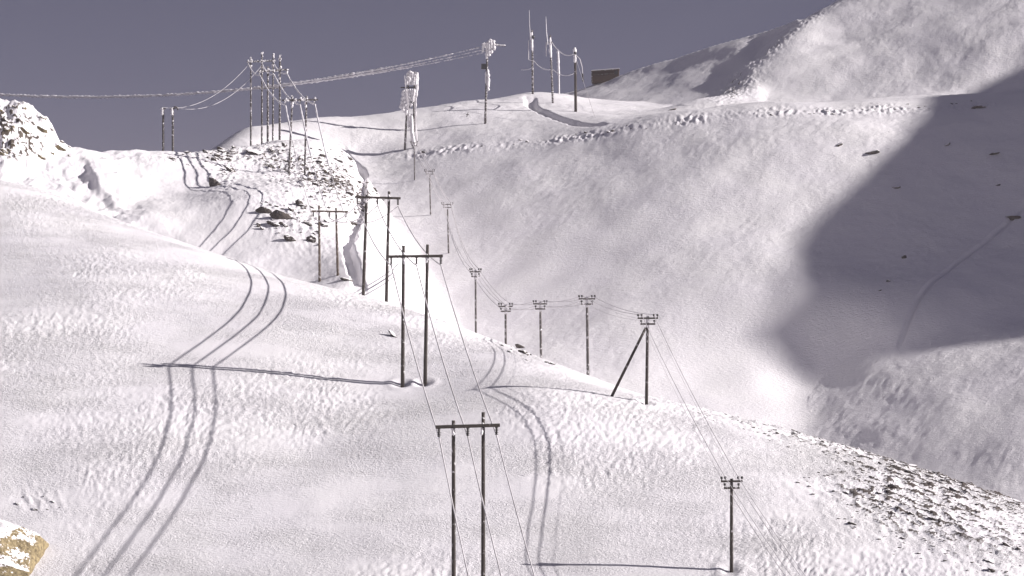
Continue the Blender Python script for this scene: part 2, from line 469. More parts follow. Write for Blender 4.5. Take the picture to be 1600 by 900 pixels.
def rock_mat(name, a, bcol, snow=.55, knob=.12, lo=.35, hi=.62, scl=2.5):
    m, nt, b = new_mat(name)
    g = N(nt, 'ShaderNodeNewGeometry')
    n = N(nt, 'ShaderNodeTexNoise', Scale=scl, Detail=7.0, Roughness=.65); nt.links.new(g.outputs['Position'], n.inputs['Vector'])
    c = mixc(nt, ramp(nt, n.outputs['Fac'], [(lo, (0, 0, 0)), (hi, (1, 1, 1))]), a, bcol)
    sx = N(nt, 'ShaderNodeSeparateXYZ'); nt.links.new(g.outputs['Normal'], sx.inputs[0])
    up = math_n(nt, 'ADD', sx.outputs['Z'], math_n(nt, 'MULTIPLY', math_n(nt, 'SUBTRACT', n.outputs['Fac'], .5), 1.3))
    k = ramp(nt, up, [(snow, (0, 0, 0)), (snow + .1, (1, 1, 1))])
    nt.links.new(mixc(nt, k, c, SNOW), b.inputs['Base Color'])
    b.inputs['Roughness'].default_value = .85
    bp = N(nt, 'ShaderNodeBump', Strength=.7, Distance=knob); nt.links.new(n.outputs['Fac'], bp.inputs['Height']); nt.links.new(bp.outputs[0], b.inputs['Normal'])
    return m


def plain(name, col, rough=.5, var=.25):
    m, nt, b = new_mat(name)
    g = N(nt, 'ShaderNodeNewGeometry')
    n = N(nt, 'ShaderNodeTexNoise', Scale=5.0, Detail=3.0); nt.links.new(g.outputs['Position'], n.inputs['Vector'])
    nt.links.new(mixc(nt, n.outputs['Fac'], tuple(c * (1 - var) for c in col), tuple(c * (1 + var) for c in col)), b.inputs['Base Color'])
    b.inputs['Roughness'].default_value = rough
    return m


MAT = {
    'snow_near': snow_ground('wind_crusted_snow', .85, 1.0, 1.0, .7),
    'snow_mid': snow_ground('bright_snow_and_rock', .4, .8, 1.0, .35, 1.0, (.13, .105, .08), (.035, .028, .025)),
    'snow_far': snow_ground('mountain_snow', .72, .62, .94, .35, .35),  # albedo lowered: dimming of distant snow by haze is put into the colour
    'snow_plain': snow_ground('valley_snow', .3, .3),
    'wood': wood_mat('dark_pole_wood', (.018, .014, .012), (.06, .046, .038), .04),
    'wood_mid': wood_mat('weathered_pole_wood', (.05, .035, .026), (.13, .095, .07), .16),
    'wood_rime': wood_mat('frosted_pole_wood', (.025, .021, .02), (.085, .07, .065), .32, 4.0),
    'wood_grey': wood_mat('grey_pole_wood', (.045, .04, .04), (.12, .105, .10), .2),
    'rime': rime_mat('white_rime', (.62, .60, .62), (.86, .84, .86)),
    'cable': rime_mat('frosted_cable', (.42, .40, .41), (.70, .67, .69), .5),
    'cable_ice': rime_mat('iced_cable', (.55, .53, .56), (.82, .80, .83), .5),
    'insul': plain('brown_glazed_insulator', (.02, .016, .016), .35),
    'metal': plain('dark_painted_metal', (.02, .02, .024), .5),
    'rock': rock_mat('dark_rock', (.018, .015, .014), (.085, .068, .058), .6),
    'rock_olive': rock_mat('olive_rock', (.045, .036, .022), (.20, .16, .085), .5),
    'lichen': rock_mat('yellow_lichen_rock', (.075, .055, .03), (.36, .285, .15), .6, .06, .3, .7, 5.0),
    'hut': wood_mat('brown_plank_wall', (.028, .014, .008), (.085, .045, .022)),
}

# ---------------------------------------------------------------- mesh helpers


class MB:
    def __init__(self): self.v = []; self.f = []

    def add(self, vs, fs):
        o = len(self.v); self.v += [tuple(float(c) for c in v) for v in vs]; self.f += [tuple(i + o for i in f) for f in fs]; return self

    def tube(self, pts, r, sides=6, caps=True, jitter=0.):
        P = [np.array(p, float) for p in pts]; n = len(P)
        R = r if hasattr(r, '__len__') else [r] * n
        vs = []
        for i, p in enumerate(P):
            t = P[min(i + 1, n - 1)] - P[max(i - 1, 0)]; t = t / (np.linalg.norm(t) + 1e-9)
            ref = np.array([0, 0, 1.]) if abs(t[2]) < .9 else np.array([1., 0, 0])
            a = np.cross(ref, t); a /= np.linalg.norm(a); b = np.cross(t, a)
            for k in range(sides):
                g = 2 * math.pi * k / sides
                rr = R[i] * (1 + (random.uniform(-jitter, jitter) if jitter else 0))
                vs.append(p + rr * (math.cos(g) * a + math.sin(g) * b))
        fs = [(i * sides + k, i * sides + (k + 1) % sides, (i + 1) * sides + (k + 1) % sides, (i + 1) * sides + k) for i in range(n - 1) for k in range(sides)]
        if caps: fs += [tuple(range(sides))[::-1], tuple((n - 1) * sides + k for k in range(sides))]
        return self.add(vs, fs)

    def beam(self, a, b, w, h):
        """rectangular timber from a to b, w wide, h high"""
        a, b = np.array(a, float), np.array(b, float); t = (b - a) / np.linalg.norm(b - a)
        up = np.array([0, 0, 1.]) if abs(t[2]) < .9 else np.array([0, 1., 0])
        s = np.cross(t, up); s /= np.linalg.norm(s); q = np.cross(s, t)
        vs = [p + sx * s * w / 2 + sy * q * h / 2 for p in (a, b) for sx, sy in ((-1, -1), (1, -1), (1, 1), (-1, 1))]
        return self.add(vs, [(3, 2, 1, 0), (4, 5, 6, 7), (0, 1, 5, 4), (1, 2, 6, 5), (2, 3, 7, 6), (3, 0, 4, 7)])

    def string(self, top, bot, r, n=5):
        """string of insulator bells"""
        top, bot = np.array(top, float), np.array(bot, float); pts, rs = [], []
        for i in range(n):
            for k, q in ((0., .45), (.35, 1.), (.6, .9), (.62, .4)):
                pts.append(top + (bot - top) * ((i + k) / n)); rs.append(r * q)
        pts.append(bot); rs.append(r * .4)
        return self.tube(pts, rs, 7)

    def lump(self, c, r, seed=0, sub=1, squash=(1, 1, 1), jag=.25):
        import bmesh
        bm = bmesh.new(); bmesh.ops.create_icosphere(bm, subdivisions=sub, radius=1.0)
        g = np.random.default_rng(seed)
        vs = [np.array(v.co) * (1 + g.uniform(-jag, jag)) * np.array(squash) * r + np.array(c) for v in bm.verts]
        bm.verts.index_update(); fs = [tuple(v.index for v in f.verts) for f in bm.faces]; bm.free()
        return self.add(vs, fs)

    def build(self, name, material, parent=None, origin=None, smooth_=False):
        me = bpy.data.meshes.new(name)
        o0 = np.array(origin if origin is not None else (0, 0, 0), float)
        if parent is not None: o0 = np.array(parent.get('_o', (0, 0, 0)))
        me.from_pydata([tuple(np.array(v) - o0) for v in self.v], [], self.f); me.update()
        if smooth_: me.polygons.foreach_set('use_smooth', [True] * len(me.polygons))
        me.materials.append(MAT[material])
        o = bpy.data.objects.new(name, me); COL.objects.link(o)
        if parent is not None:
            o.parent = parent; o['_o'] = [float(c) for c in o0]
        else: o.location = tuple(o0)
        return o


def thing(name, loc, label, cat, group=None):
    o = bpy.data.objects.new(name, None); COL.objects.link(o); o.location = tuple(float(c) for c in loc); o.empty_display_size = .5
    o['_o'] = [float(c) for c in loc]
    return tag(o, label, cat, group)


def tag(o, label, cat, group=None):
    o['label'] = label; o['category'] = cat
    if group: o['group'] = group
    return o


def rime_column(mb, pts, r, amp, side=(-1, 0, 0), n=14):
    """rough rime grown on one side of a pole"""
    P = np.array(pts, float); t = np.linspace(0, 1, n)
    c = np.stack([np.interp(t, np.linspace(0, 1, len(P)), P[:, i]) for i in range(3)], 1)
    R = [r + amp * random.uniform(.2, 1) for _ in range(n)]
    R[0] *= .4; R[-1] *= .5
    c = c + np.array(side) * (np.array(R)[:, None] - r) * .6
    return mb.tube(c, R, 7, True, .22)


# ---------------------------------------------------------------- setting
terrain = [build_terrain('snow_slope', [0], MAT['snow_near']),
           build_terrain('rocky_hillside', [1], MAT['snow_mid']),
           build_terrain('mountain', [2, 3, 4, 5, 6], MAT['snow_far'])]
gb = MB()
gb.add([(0, 0, -44.5)] + [(4000 * math.cos(a), 4000 * math.sin(a), -44.5) for a in np.linspace(0, 2 * math.pi, 49)[:-1]], [(0, i + 1, (i + 1) % 48 + 1) for i in range(48)])
go = gb.build('ground', 'snow_plain'); go['kind'] = 'structure'

# ---------------------------------------------------------------- sky, sun, camera
W = bpy.data.worlds.new('World'); SC.world = W; W.use_nodes = True
nt = W.node_tree; bg = nt.nodes['Background']
sky = nt.nodes.new('ShaderNodeTexSky'); sky.sky_type = 'NISHITA'; sky.sun_disc = False
sky.sun_elevation = SUN_EL; sky.sun_rotation = math.radians(90) - SUN_AZ
sky.altitude = 3000; sky.air_density = .55; sky.dust_density = .15; sky.ozone_density = 1.0
tint = mixc(nt, 1.0, (1, 1, 1), (1, 1, 1)); tn = tint.node; tn.blend_type = 'MULTIPLY'
nt.links.new(sky.outputs[0], tn.inputs[6]); tn.inputs[7].default_value = (1.42, .92, .78, 1)
tcw = N(nt, 'ShaderNodeTexCoord'); sxw = N(nt, 'ShaderNodeSeparateXYZ'); nt.links.new(tcw.outputs['Generated'], sxw.inputs[0])
elev = ramp(nt, sxw.outputs['Z'], [(0.0, (.505, .475, .51)), (.13, (.505, .475, .51)), (.6, (1.6, 1.4, 1.28))])
tint = mixc(nt, 1.0, tint, elev); tint.node.blend_type = 'MULTIPLY'
nt.links.new(tint, bg.inputs['Color']); bg.inputs['Strength'].default_value = .043
sl = bpy.data.lights.new('sun', 'SUN'); sl.energy = 3.6; sl.angle = math.radians(.5); sl.color = (1, .945, .92)
so = bpy.data.objects.new('sun', sl); COL.objects.link(so)
from mathutils import Vector
so.rotation_euler = Vector(-SUN).to_track_quat('-Z', 'Y').to_euler(); so.location = (200, 100, 200)
cd = bpy.data.cameras.new('camera'); cam = bpy.data.objects.new('camera', cd); COL.objects.link(cam)
cam.location = (0, 0, 0); cam.rotation_euler = (math.radians(90), 0, 0)
cd.sensor_width = 36; cd.lens = F / 1600 * 36; cd.clip_start = 1; cd.clip_end = 6000
SC.camera = cam
SC.view_settings.view_transform = 'Standard'; SC.view_settings.look = 'None'
SC.view_settings.exposure = 1.12; SC.view_settings.gamma = 1; SC.view_settings.use_curve_mapping = False

# thin frosty air
hm = bpy.data.materials.new('frosty_air'); hm.use_nodes = True; hn = hm.node_tree; hn.nodes.clear()
ho = hn.nodes.new('ShaderNodeOutputMaterial'); hv = hn.nodes.new('ShaderNodeVolumePrincipled')
hv.inputs['Color'].default_value = (.93, .88, .95, 1); hv.inputs['Density'].default_value = .00017; hv.inputs['Anisotropy'].default_value = .1
hn.links.new(hv.outputs[0], ho.inputs['Volume']); MAT['air'] = hm
hb = MB(); c8 = [(x, y, z) for z in (-46, 92) for x, y in ((-240, -20), (520, -20), (520, 660), (-240, 660))]
hb.add(c8, [(3, 2, 1, 0), (4, 5, 6, 7), (0, 1, 5, 4), (1, 2, 6, 5), (2, 3, 7, 6), (3, 0, 4, 7)])
hz = hb.build('haze', 'air'); hz['kind'] = 'stuff'
# ---------------------------------------------------------------- power poles


def V(p): return np.array(p, float)


def base_on(px, d, sink=.35):
    """foot of a pole at photo column px and depth d, standing on the ground"""
    x = (px - 800) / F * d
    return V((x, d, ground(x, d) - sink))


def zpix(py, d): return (450 - py) / F * d


CONDUCT = [[], [], []]      # anchor points of the three conductors of the big line


def double_pole(name, label, d, poles, arm, ins, wood, group, ins_len=.55, rime=0., brace=None, rpole=.15):
    """poles: (px top, py top, px foot); arm: (px0, px1, py0, py1); ins: px of the three strings"""
    tilt = .14
    cx = sum(p[2] for p in poles) / len(poles)
    dep = lambda px: d + (px - cx) / F * d * tilt
    b0 = base_on(cx, d, 0)
    root = thing(name, b0, label, 'power pole', group)
    tops = []
    for k, (tx, ty, fx) in enumerate(poles):
        foot = base_on(fx, dep(fx), .6); top = at(tx, ty, dep(fx)); tops.append((foot, top))
        n = 7; pts = [foot + (top - foot) * i / (n - 1) for i in range(n)]
        MB().tube(pts, [rpole * (1.12 - .3 * i / (n - 1)) for i in range(n)], 9).build('pole', wood, root, smooth_=True)
    x0, x1, y0, y1 = arm
    A, B = at(x0, y0, dep(x0)), at(x1, y1, dep(x1))
    off = V((0, -rpole - .09, 0))
    arm_o = MB().beam(A + off, B + off, .16, .22).build('crossarm', wood, root)
    zc = lambda px: A + (B - A) * ((px - x0) / (x1 - x0))
    for px in ins:
        t = zc(px) + off + V((0, 0, -.10)); bt = t + V((0, 0, -ins_len))
        MB().string(t, bt, .13, 5).build('insulator', 'insul', root, smooth_=True)
    if rime > 0:
        mb = MB(); mb.tube([zc(x0) + off, zc(x1) + off], .05, 6)
        for q in range(26):
            px = x0 + (x1 - x0) * random.random()
            mb.lump(zc(px) + off + V((0, random.uniform(-.1, .05), random.uniform(-.12, .16))), random.uniform(.05, .14), q, 1, (1.3, .8, 1), .4)
        for px in ins: 
            for q in range(4): mb.lump(zc(px) + off + V((random.uniform(-.12, .12), -.05, random.uniform(-.45, .3))), random.uniform(.07, .15), q, 1, (1, 1, 1.5), .4)
        mb.build('rime', 'rime', arm_o, smooth_=True)
    for foot, top in tops:                       # through-bolts with their plates
        t = (A[2] - foot[2]) / (top[2] - foot[2]); c = foot + (top - foot) * t
        MB().tube([c + V((0, -rpole - .24, 0)), c + V((0, rpole + .12, 0))], .06, 6).build('bolt', 'metal', root)
        if rime > 0:                             # ragged rime round the pole head
            ax0 = (top - foot) / np.linalg.norm(top - foot)
            mb = MB(); mb.tube([c - ax0, top + ax0 * .03], .07, 6)
            for q in range(int(9 * rime) + 4):
                zz = random.uniform(-1.0, (top[2] - c[2]) + .05); g = random.uniform(0, 6.28)
                mb.lump(c + (top - foot) / np.linalg.norm(top - foot) * zz + V((rpole * .9 * math.cos(g), rpole * .9 * math.sin(g), 0)), random.uniform(.06, .15), int(1000 * random.random()), 1, (1, 1, 1.6), .4)
            mb.build('rime', 'rime', root, smooth_=True)
        else:
            mb = MB()
            for q in range(4):
                mb.lump(c + V((random.uniform(-.1, .1), -rpole - .04, random.uniform(-.5, .25))), .10, q + int(px), 1, (1, .7, 1.5))
            mb.build('frost_patch', 'rime', root, smooth_=True)
    if brace:
        for (ax_, ay_, bx_, by_) in brace:
            MB().beam(at(ax_, ay_, dep(ax_)) + off * .9, at(bx_, by_, dep(bx_)) + off * .9, .1, .14).build('brace', wood, root)
    return root


frames = [
    # d, poles, arm, insulators, label
    dict(d=158, poles=[(708.5, 657, 709), (755, 644, 755)], arm=(681, 781, 667, 664), ins=[686, 731, 776], wood='wood', rp=.135,
         label='nearest dark two-legged power pole frame, its feet below the bottom of the view'),
    dict(d=195, poles=[(630.5, 384, 629), (668, 382, 664)], arm=(607, 692, 401, 400), ins=[611.5, 651, 689], wood='wood', rp=.145,
         label='dark two-legged power pole frame standing whole on the near slope, long shadow leftward'),
    dict(d=229, poles=[(573, 304, 567), (608, 299, 603)], arm=(555, 626, 308, 310), ins=[558.5, 590, 622], wood='wood', rp=.15,
         label='dark two-legged power pole frame on the near crest beside the grey sunken path'),
    dict(d=294, poles=[(498.5, 321, 499.5), (525, 325, 528)], arm=(487, 544, 330, 331), ins=[490, 515, 541], wood='wood_mid', rp=.15,
         label='brown two-legged power pole frame at the foot of the rocky white hillside'),
    dict(d=345, poles=[(457, 150, 451), (479, 150, 476)], arm=(441, 497, 157, 156), ins=[446, 469, 492], wood='wood_rime', rp=.15,
         label='rimed two-legged power pole frame among the rocks, lowest of the ridge-top cluster'),
]
spec_rime = {4: 1.2}
for i, f in enumerate(frames):
    double_pole('power_pole_frame', f['label'], f['d'], f['poles'], f['arm'], f['ins'], f['wood'], 'power pole frames up the slope', rime=spec_rime.get(i, 0), rpole=f['rp'],
                ins_len=.55 if i < 4 else .35)
# the two crowded frames at the top of the hillside
double_pole('power_pole_frame', 'tall rimed two-legged power pole frame with two crossarms, mid ridge-top cluster', 372,
            [(418.5, 104, 418.5), (437.5, 86, 437)], (403, 451, 112, 109), [406, 428, 448], 'wood_rime', 'power pole frames up the slope', .3, 1.1, [(404, 139, 446, 137)], .17)
double_pole('power_pole_frame', 'rimed three-legged power pole frame furthest back in the ridge-top cluster', 394,
            [(392, 90, 392), (409.5, 82, 409), (427, 84, 426)], (386, 431, 97, 95), [388.5, 410, 428], 'wood_rime', 'power pole frames up the slope', .3, .8, None, .15)

# conductors: one object each through all frames
dirs = [(158, [(686, 682), (731, 682), (776, 680)], 667), (195, [(611.5, 415), (651, 415), (689, 414)], 0), (229, [(558.5, 320), (590, 321), (622, 322)], 0),
        (294, [(490, 341), (515, 341), (541, 342)], 0), (345, [(446, 164), (469, 164), (492, 163)], 0), (372, [(406, 117), (428, 116), (448, 114)], 0),
        (394, [(388.5, 101), (410, 101), (428, 100)], 0)]
sags = [.55, .8, 1.0, 1.3, .9, .6]
ice = [.05, .05, .052, .05, .06, .06]


def span_pts(a, b, sag, n=28):
    u_ = np.linspace(0, 1, n)[:, None]
    p = a + (b - a) * u_; p[:, 2] -= 4 * sag * (u_ * (1 - u_))[:, 0]
    return p


cname = ['left', 'middle', 'right']
for k in range(3):
    P, R = [], []
    a0 = at(*dirs[0][1][k], dirs[0][0]); a1 = at(*dirs[1][1][k], dirs[1][0])
    nxt = a0 + V((4.2, -36, -11.5))             # on to a frame below the view
    sp = span_pts(nxt, a0, .6, 14); P += list(sp[:-1]); R += [.042] * (len(sp) - 1)
    for j in range(len(dirs) - 1):
        a = at(*dirs[j][1][k], dirs[j][0]); b = at(*dirs[j + 1][1][k], dirs[j + 1][0])
        sp = span_pts(a, b, sags[j]); P += list(sp[:-1]); r0, r1 = ice[j], ice[min(j + 1, 5)]
        t = np.linspace(0, 1, 28)[:-1]
        R += list(r0 + (ice[j] - r0) * t + (max(0, r1 - r0)) * smooth(.45, .9, t))
    P.append(at(*dirs[-1][1][k], dirs[-1][0])); R.append(.1)
    o = MB().tube(P, R, 6, True, .08).build('power_cable', 'cable', origin=P[0], smooth_=True)
    tag(o, ['frosted power cable on the left insulators of the two-legged frames', 'frosted power cable on the middle insulators of the two-legged frames',
            'frosted power cable on the right insulators of the two-legged frames'][k], 'power cable', 'cables along the two-legged frames')
    o['_o'] = list(P[0])
    up = []
    for j in (5, 4, 3):
        sp = span_pts(at(*dirs[j + 1][1][k], dirs[j + 1][0]), at(*dirs[j][1][k], dirs[j][0]), sags[j], 60)
        up += list(sp if j > 3 else sp[:[18, 26, 30][k]])
    rad = [random.uniform(.07, .13) for _ in up]; rad[-1] = .05; rad[-2] = .08
    MB().tube(up, rad, 7, True, .3).build('ice_sleeve', 'cable_ice', o, smooth_=True)

# the single-pole line
singles = [
    dict(px=(1143, 1143), y=(748, 893), d=164, w=17, label='single power pole in the lower right of the near slope, beside the rocky ground'),
    dict(px=(1012, 1010), y=(494, 636), d=191, w=16, label='single power pole held by a slanting wooden strut'),
    dict(px=(917, 919), y=(464, 578), d=208, w=13, label='tall single power pole rising from behind the slope crest, left of the strutted pole'),
    dict(px=(844, 846), y=(472, 0), d=218, w=11, label='single power pole behind the slope crest, above the bent shadow tracks'),
    dict(px=(790, 790.5), y=(476, 0), d=224, w=11, label='short-looking single power pole above the small dark rocks on the crest'),
    dict(px=(743, 744), y=(422, 0), d=231, w=9, label='slim single power pole on the crest just right of the second two-legged frame'),
    dict(px=(699, 701), y=(318, 392), d=0, w=9, label='slim single power pole on the grey mountainside, lowest of the three there'),
    dict(px=(671, 673), y=(266, 337), d=0, w=8, label='slim single power pole on the grey mountainside, middle of the three there'),
    dict(px=(647, 648), y=(222, 282), d=0, w=6, label='thin single power pole right below the thickly iced pole pair'),
]
LINE = []
for i, s in enumerate(singles):
    px0, px1 = s['px']
    if s['d'] == 0: d = hit(px1, s['y'][1], 300)[1]
    else: d = s['d']
    foot = base_on(px1, d, .5); top = at(px0, s['y'][0], d)
    rp = [.115, .12, .12, .11, .11, .10, .12, .11, .10][i]
    root = thing('utility_pole', base_on(px1, d, 0), s['label'], 'power pole', 'single power poles with short crossarms')
    wood = 'wood' if i < 2 else 'wood_grey'
    n = 6; MB().tube([foot + (top - foot) * q / (n - 1) for q in range(n)], [rp * (1.12 - .25 * q / (n - 1)) for q in range(n)], 8).build('pole', wood, root, smooth_=True)
    hw = s['w'] / F * d
    ca_, sa_ = math.cos(.1), math.sin(.1)
    ends = []
    for lev, (dz_, fr) in enumerate(((-.16, 1.0), (-.62, .72))):
        c = top + V((0, -rp - .06, dz_)); e = V((ca_, sa_, 0)) * hw * fr
        MB().beam(c - e, c + e, .11, .13).build('crossarm', wood, root)
        for sgn in (-.95, -.6, .6, .95) if lev == 0 else (-.9, .9):
            q = c + e * sgn + V((0, 0, .06))
            mb = MB(); mb.tube([q, q + V((0, 0, .10)), q + V((0, 0, .11)), q + V((0, 0, .24)), q + V((0, 0, .27))], [.025, .025, .085, .095, .05], 7)
            mb.build('insulator', 'insul', root, smooth_=True)
        q_ = .6 if lev == 0 else .9
        ends += [c - e * q_ + V((0, 0, .28)), c + e * q_ + V((0, 0, .28))]
    if i >= 1:
        mb = MB(); rime_column(mb, [top + V((0, -.05, -.9)), top + V((0, -.05, .03))], rp * .7, .05, (-.8, -.6, 0)); mb.build('rime', 'rime', root, smooth_=True)
    if i == 1:
        sf = hit(954.5, 622); s0 = at(1009, 512, d) + V((0, -.05, 0))
        sb = sf + (sf - s0) * .03
        MB().tube([sb, s0], [.12, .10], 8).build('strut', 'wood', root, smooth_=True)
    LINE.append(ends)
for i in (2, 6):   # thin stay wires
    pass

for k in range(4):
    P, R = [], []
    nx = LINE[0][k] + V((5.0, -26, -8.2)); sp = span_pts(nx, LINE[0][k], .4, 12); P += list(sp[:-1]); R += [.022] * 11
    sg = [.35, .35, .3, .25, .35, 1.6, .5, .4]
    for j in range(len(LINE) - 1):
        sp = span_pts(LINE[j][k], LINE[j + 1][k], sg[j], 22); P += list(sp[:-1])
        rr_ = [.028, .026, .022, .022, .03, .045, .045, .045][j] * (1 if k < 2 or j > 1 else .4); R += [rr_] * 21
    P.append(LINE[-1][k]); R.append(.03)
    top_end = at([632, 650, 636, 647][k], [118, 118, 138, 138][k], 400)
    sp = span_pts(LINE[-1][k], top_end, .3, 10); P += list(sp[1:]); R += [.05] * 9
    o = MB().tube(P, R, 5, True, .06).build('power_cable', 'cable', origin=P[0], smooth_=True)
    tag(o, ['upper left cable of the single-pole line', 'upper right cable of the single-pole line', 'lower left cable of the single-pole line', 'lower right cable of the single-pole line'][k] + ' down the mountainside',
        'power cable', 'cables along the single poles')

# ---------------------------------------------------------------- the ridge
def ridge_pole(label, px, py0, py1, r, wood='wood_rime', d=None, name='utility_pole', group='weathered poles along the ridge'):
    d = d or ground_at(px[1], py1, 300)[1]
    foot = base_on(px[1], d, .4); top = at(px[0], py0, d)
    root = thing(name, base_on(px[1], d, 0), label, 'power pole', group)
    n = 7; MB().tube([foot + (top - foot) * q / (n - 1) for q in range(n)], [r * (1.12 - .3 * q / (n - 1)) for q in range(n)], 8).build('pole', wood, root, smooth_=True)
    return root, d


# thickly iced pole pair
d = ground_at(633, 231, 300)[1]
root = thing('iced_pole_pair', base_on(639, d, 0), 'pair of poles buried in thick white rime, standing at the road edge', 'power pole')
for fx, tx, py in ((632.5, 639, 112), (646, 648, 112)):
    f0 = base_on(fx, d, .4); MB().tube([f0, at((fx + tx) / 2, 170, d), at(tx, py, d)], [.2, .18, .16], 8).build('pole', 'wood_rime', root, smooth_=True)
MB().beam(at(626, 137, d - .3), at(652, 136, d - .3), .18, .2).build('crossarm', 'wood', root)
cols = [([(638 + 3.4 * q, 111 + random.uniform(-1, 3)), (636 + 3.4 * q + random.uniform(-1, 1), 133)], .17, .2) for q in range(5)]
cols += [([(632 + 3.2 * q, 139), (629 + 3.2 * q, 158), (626 + 2.6 * q + random.uniform(-1, 1), 168 + random.uniform(0, 12))], .15, .22) for q in range(6)]
cols += [([(652, 113), (653, 124), (651, 152)], .1, .15), ([(643, 178), (644, 205), (648, 228)], .16, .2), ([(639, 178), (638.5, 200)], .1, .14), ([(650, 150), (650, 190), (652, 226)], .05, .1)]
for pts, r, a in cols:
    mb = MB(); rime_column(mb, [at(x, y, d - .25 - random.uniform(0, .25)) for x, y in pts], r, a, (-.3, -.3, 0), 18); mb.build('rime', 'rime', root, smooth_=True)

# pole with the dark box
root, d = ridge_pole('tall ridge pole with a dark box on its shaft and an iced tangled top', (762, 758), 66, 195, .2)
MB().beam(at(752, 104, d - .4), at(761, 104, d - .4), .8, .95).build('transformer_box', 'metal', root)
for a, b in (((753, 70), (776, 68)), ((754, 80), (771, 78)), ((774, 71), (790, 72))):
    MB().beam(at(*a, d - .25), at(*b, d - .25), .12, .14).build('crossarm', 'wood_rime', root)
for pts, r, a in (([(761, 65), (760, 92)], .14, .2), ([(764, 63), (764, 88)], .16, .22), ([(767, 64), (768, 84)], .12, .2), ([(770, 64), (772, 68), (772, 79)], .12, .18), ([(755, 67), (754, 82)], .1, .2),
                  ([(757, 66), (757, 75)], .1, .2), ([(762, 108), (763, 124), (762, 142)], .12, .2), ([(759, 112), (759, 130)], .06, .14), ([(764, 62), (774, 65)], .08, .14)):
    mb = MB(); rime_column(mb, [at(x, y, d - .25) for x, y in pts], r, a, (.3, -.4, 0), 16); mb.build('rime', 'rime', root, smooth_=True)
mb = MB(); rime_column(mb, [at(774, 70, d - .25), at(790, 71, d - .25)], .06, .12, (0, 0, 0)); mb.build('rime', 'rime', root, smooth_=True)

# two masts with whips
root1, d1 = ridge_pole('ridge mast with a pale whip aerial, left of the two masts', (831.5, 47), 47, 149, .2) if False else ridge_pole('ridge mast with a pale whip aerial, left one of the two masts', (831.5, 832.5), 47, 147, .19)
mb = MB(); mb.tube([at(829, 62, d1 - .3), at(827.5, 40, d1 - .3), at(827, 16, d1 - .3)], [.09, .07, .03], 6, True, .3); mb.build('whip_aerial', 'rime', root1)
mb = MB(); mb.tube([at(831, 56, d1 - .2), at(826, 64, d1 - .2), at(826, 93, d1 - .2), at(831, 95, d1 - .2)], .07, 6, True, .2); mb.build('drop_cable', 'cable', root1)
MB().lump(at(833, 58, d1 - .2), .36, 5, 2, (.8, .7, 1.1), .12).build('junction_box', 'metal', root1)
mb = MB(); rime_column(mb, [at(831, 50, d1 - .1), at(832, 80, d1 - .1)], .14, .16); mb.build('rime', 'rime', root1, smooth_=True)
root2, d2 = ridge_pole('ridge mast with a pale whip aerial, right one of the two masts', (859.5, 864), 55, 160, .18)
mb = MB(); mb.tube([at(856, 70, d2 - .3), at(854, 50, d2 - .3), at(853, 26, d2 - .3)], [.09, .07, .03], 6, True, .3); mb.build('whip_aerial', 'rime', root2)
mb = MB(); mb.tube([at(853.5, 66, d2 - .2), at(853.5, 88, d2 - .2)], [.1, .07], 6, True, .3); mb.build('drop_cable', 'cable', root2)
mb = MB(); rime_column(mb, [at(860, 58, d2 - .1), at(861, 90, d2 - .1)], .13, .16); mb.build('rime', 'rime', root2, smooth_=True)
MB().beam(at(855, 66, d2 - .2), at(864, 66, d2 - .2), .12, .14).build('crossarm', 'wood_rime', root2)
root3, d3 = ridge_pole('thick dark ridge pole left of the brown hut', (898.7, 899.6), 75, 172, .24, 'wood')
mb = MB(); rime_column(mb, [at(898.5, 74, d3 - .1), at(899, 98, d3 - .1)], .17, .16); mb.build('rime', 'rime', root3, smooth_=True)
mb = MB(); mb.tube([at(900, 86, d3), at(906, 92, d3), at(909.5, 104, d3), at(910.5, 117, d3)], .06, 6, True, .2); mb.build('drop_cable', 'cable', root3)
mb = MB(); mb.string(at(910.2, 115, d3), at(911, 128, d3), .22, 4); mb.build('insulator', 'insul', root3, smooth_=True)
MB().lump(at(898.7, 83, d3 - .25), .3, 9, 2, (.9, .7, 1.2), .1).build('junction_box', 'metal', root3)
root4, d4 = ridge_pole('faint pale mast behind the pair of whip-topped masts', (872.5, 874), 80, 142, .17, 'rime', 485)
mb = MB(); rime_column(mb, [at(872, 78, d4), at(873.5, 120, d4)], .16, .14); mb.build('rime', 'rime', root4, smooth_=True)

# iced cables slung between them
def cable(label, a, b, sag, r, material='cable_ice', n=20, group=None, jit=.2, rr=None):
    sp = span_pts(V(a), V(b), sag, n)
    o = MB().tube(list(sp), r if rr is None else rr, 6, True, jit).build('iced_cable', material, origin=sp[0], smooth_=True)
    return tag(o, label, 'power cable', group)


g = 'iced cables slung along the ridge'
cable('iced cable sagging from the right mast top to the thick ridge pole', at(862, 66, d2), at(897, 84, d3), 1.1, .09, group=g)
cable('iced cable from the left mast to the right mast at half height', at(833, 94, d1), at(862, 108, d2), .7, .08, group=g)
cable('low iced cable from the right mast to the thick ridge pole', at(863, 108, d2), at(898, 114, d3), .8, .08, group=g)
cable('short iced cable reaching left from the left mast', at(814, 109, d1), at(832, 106, d1), .15, .06, group=g)
gy0 = ground_at(930, 184, 300)
cable('thin pale stay wire running from the thick ridge pole to the snow on its right', at(899.5, 90, d3), gy0, .1, .03, 'cable', group=g)
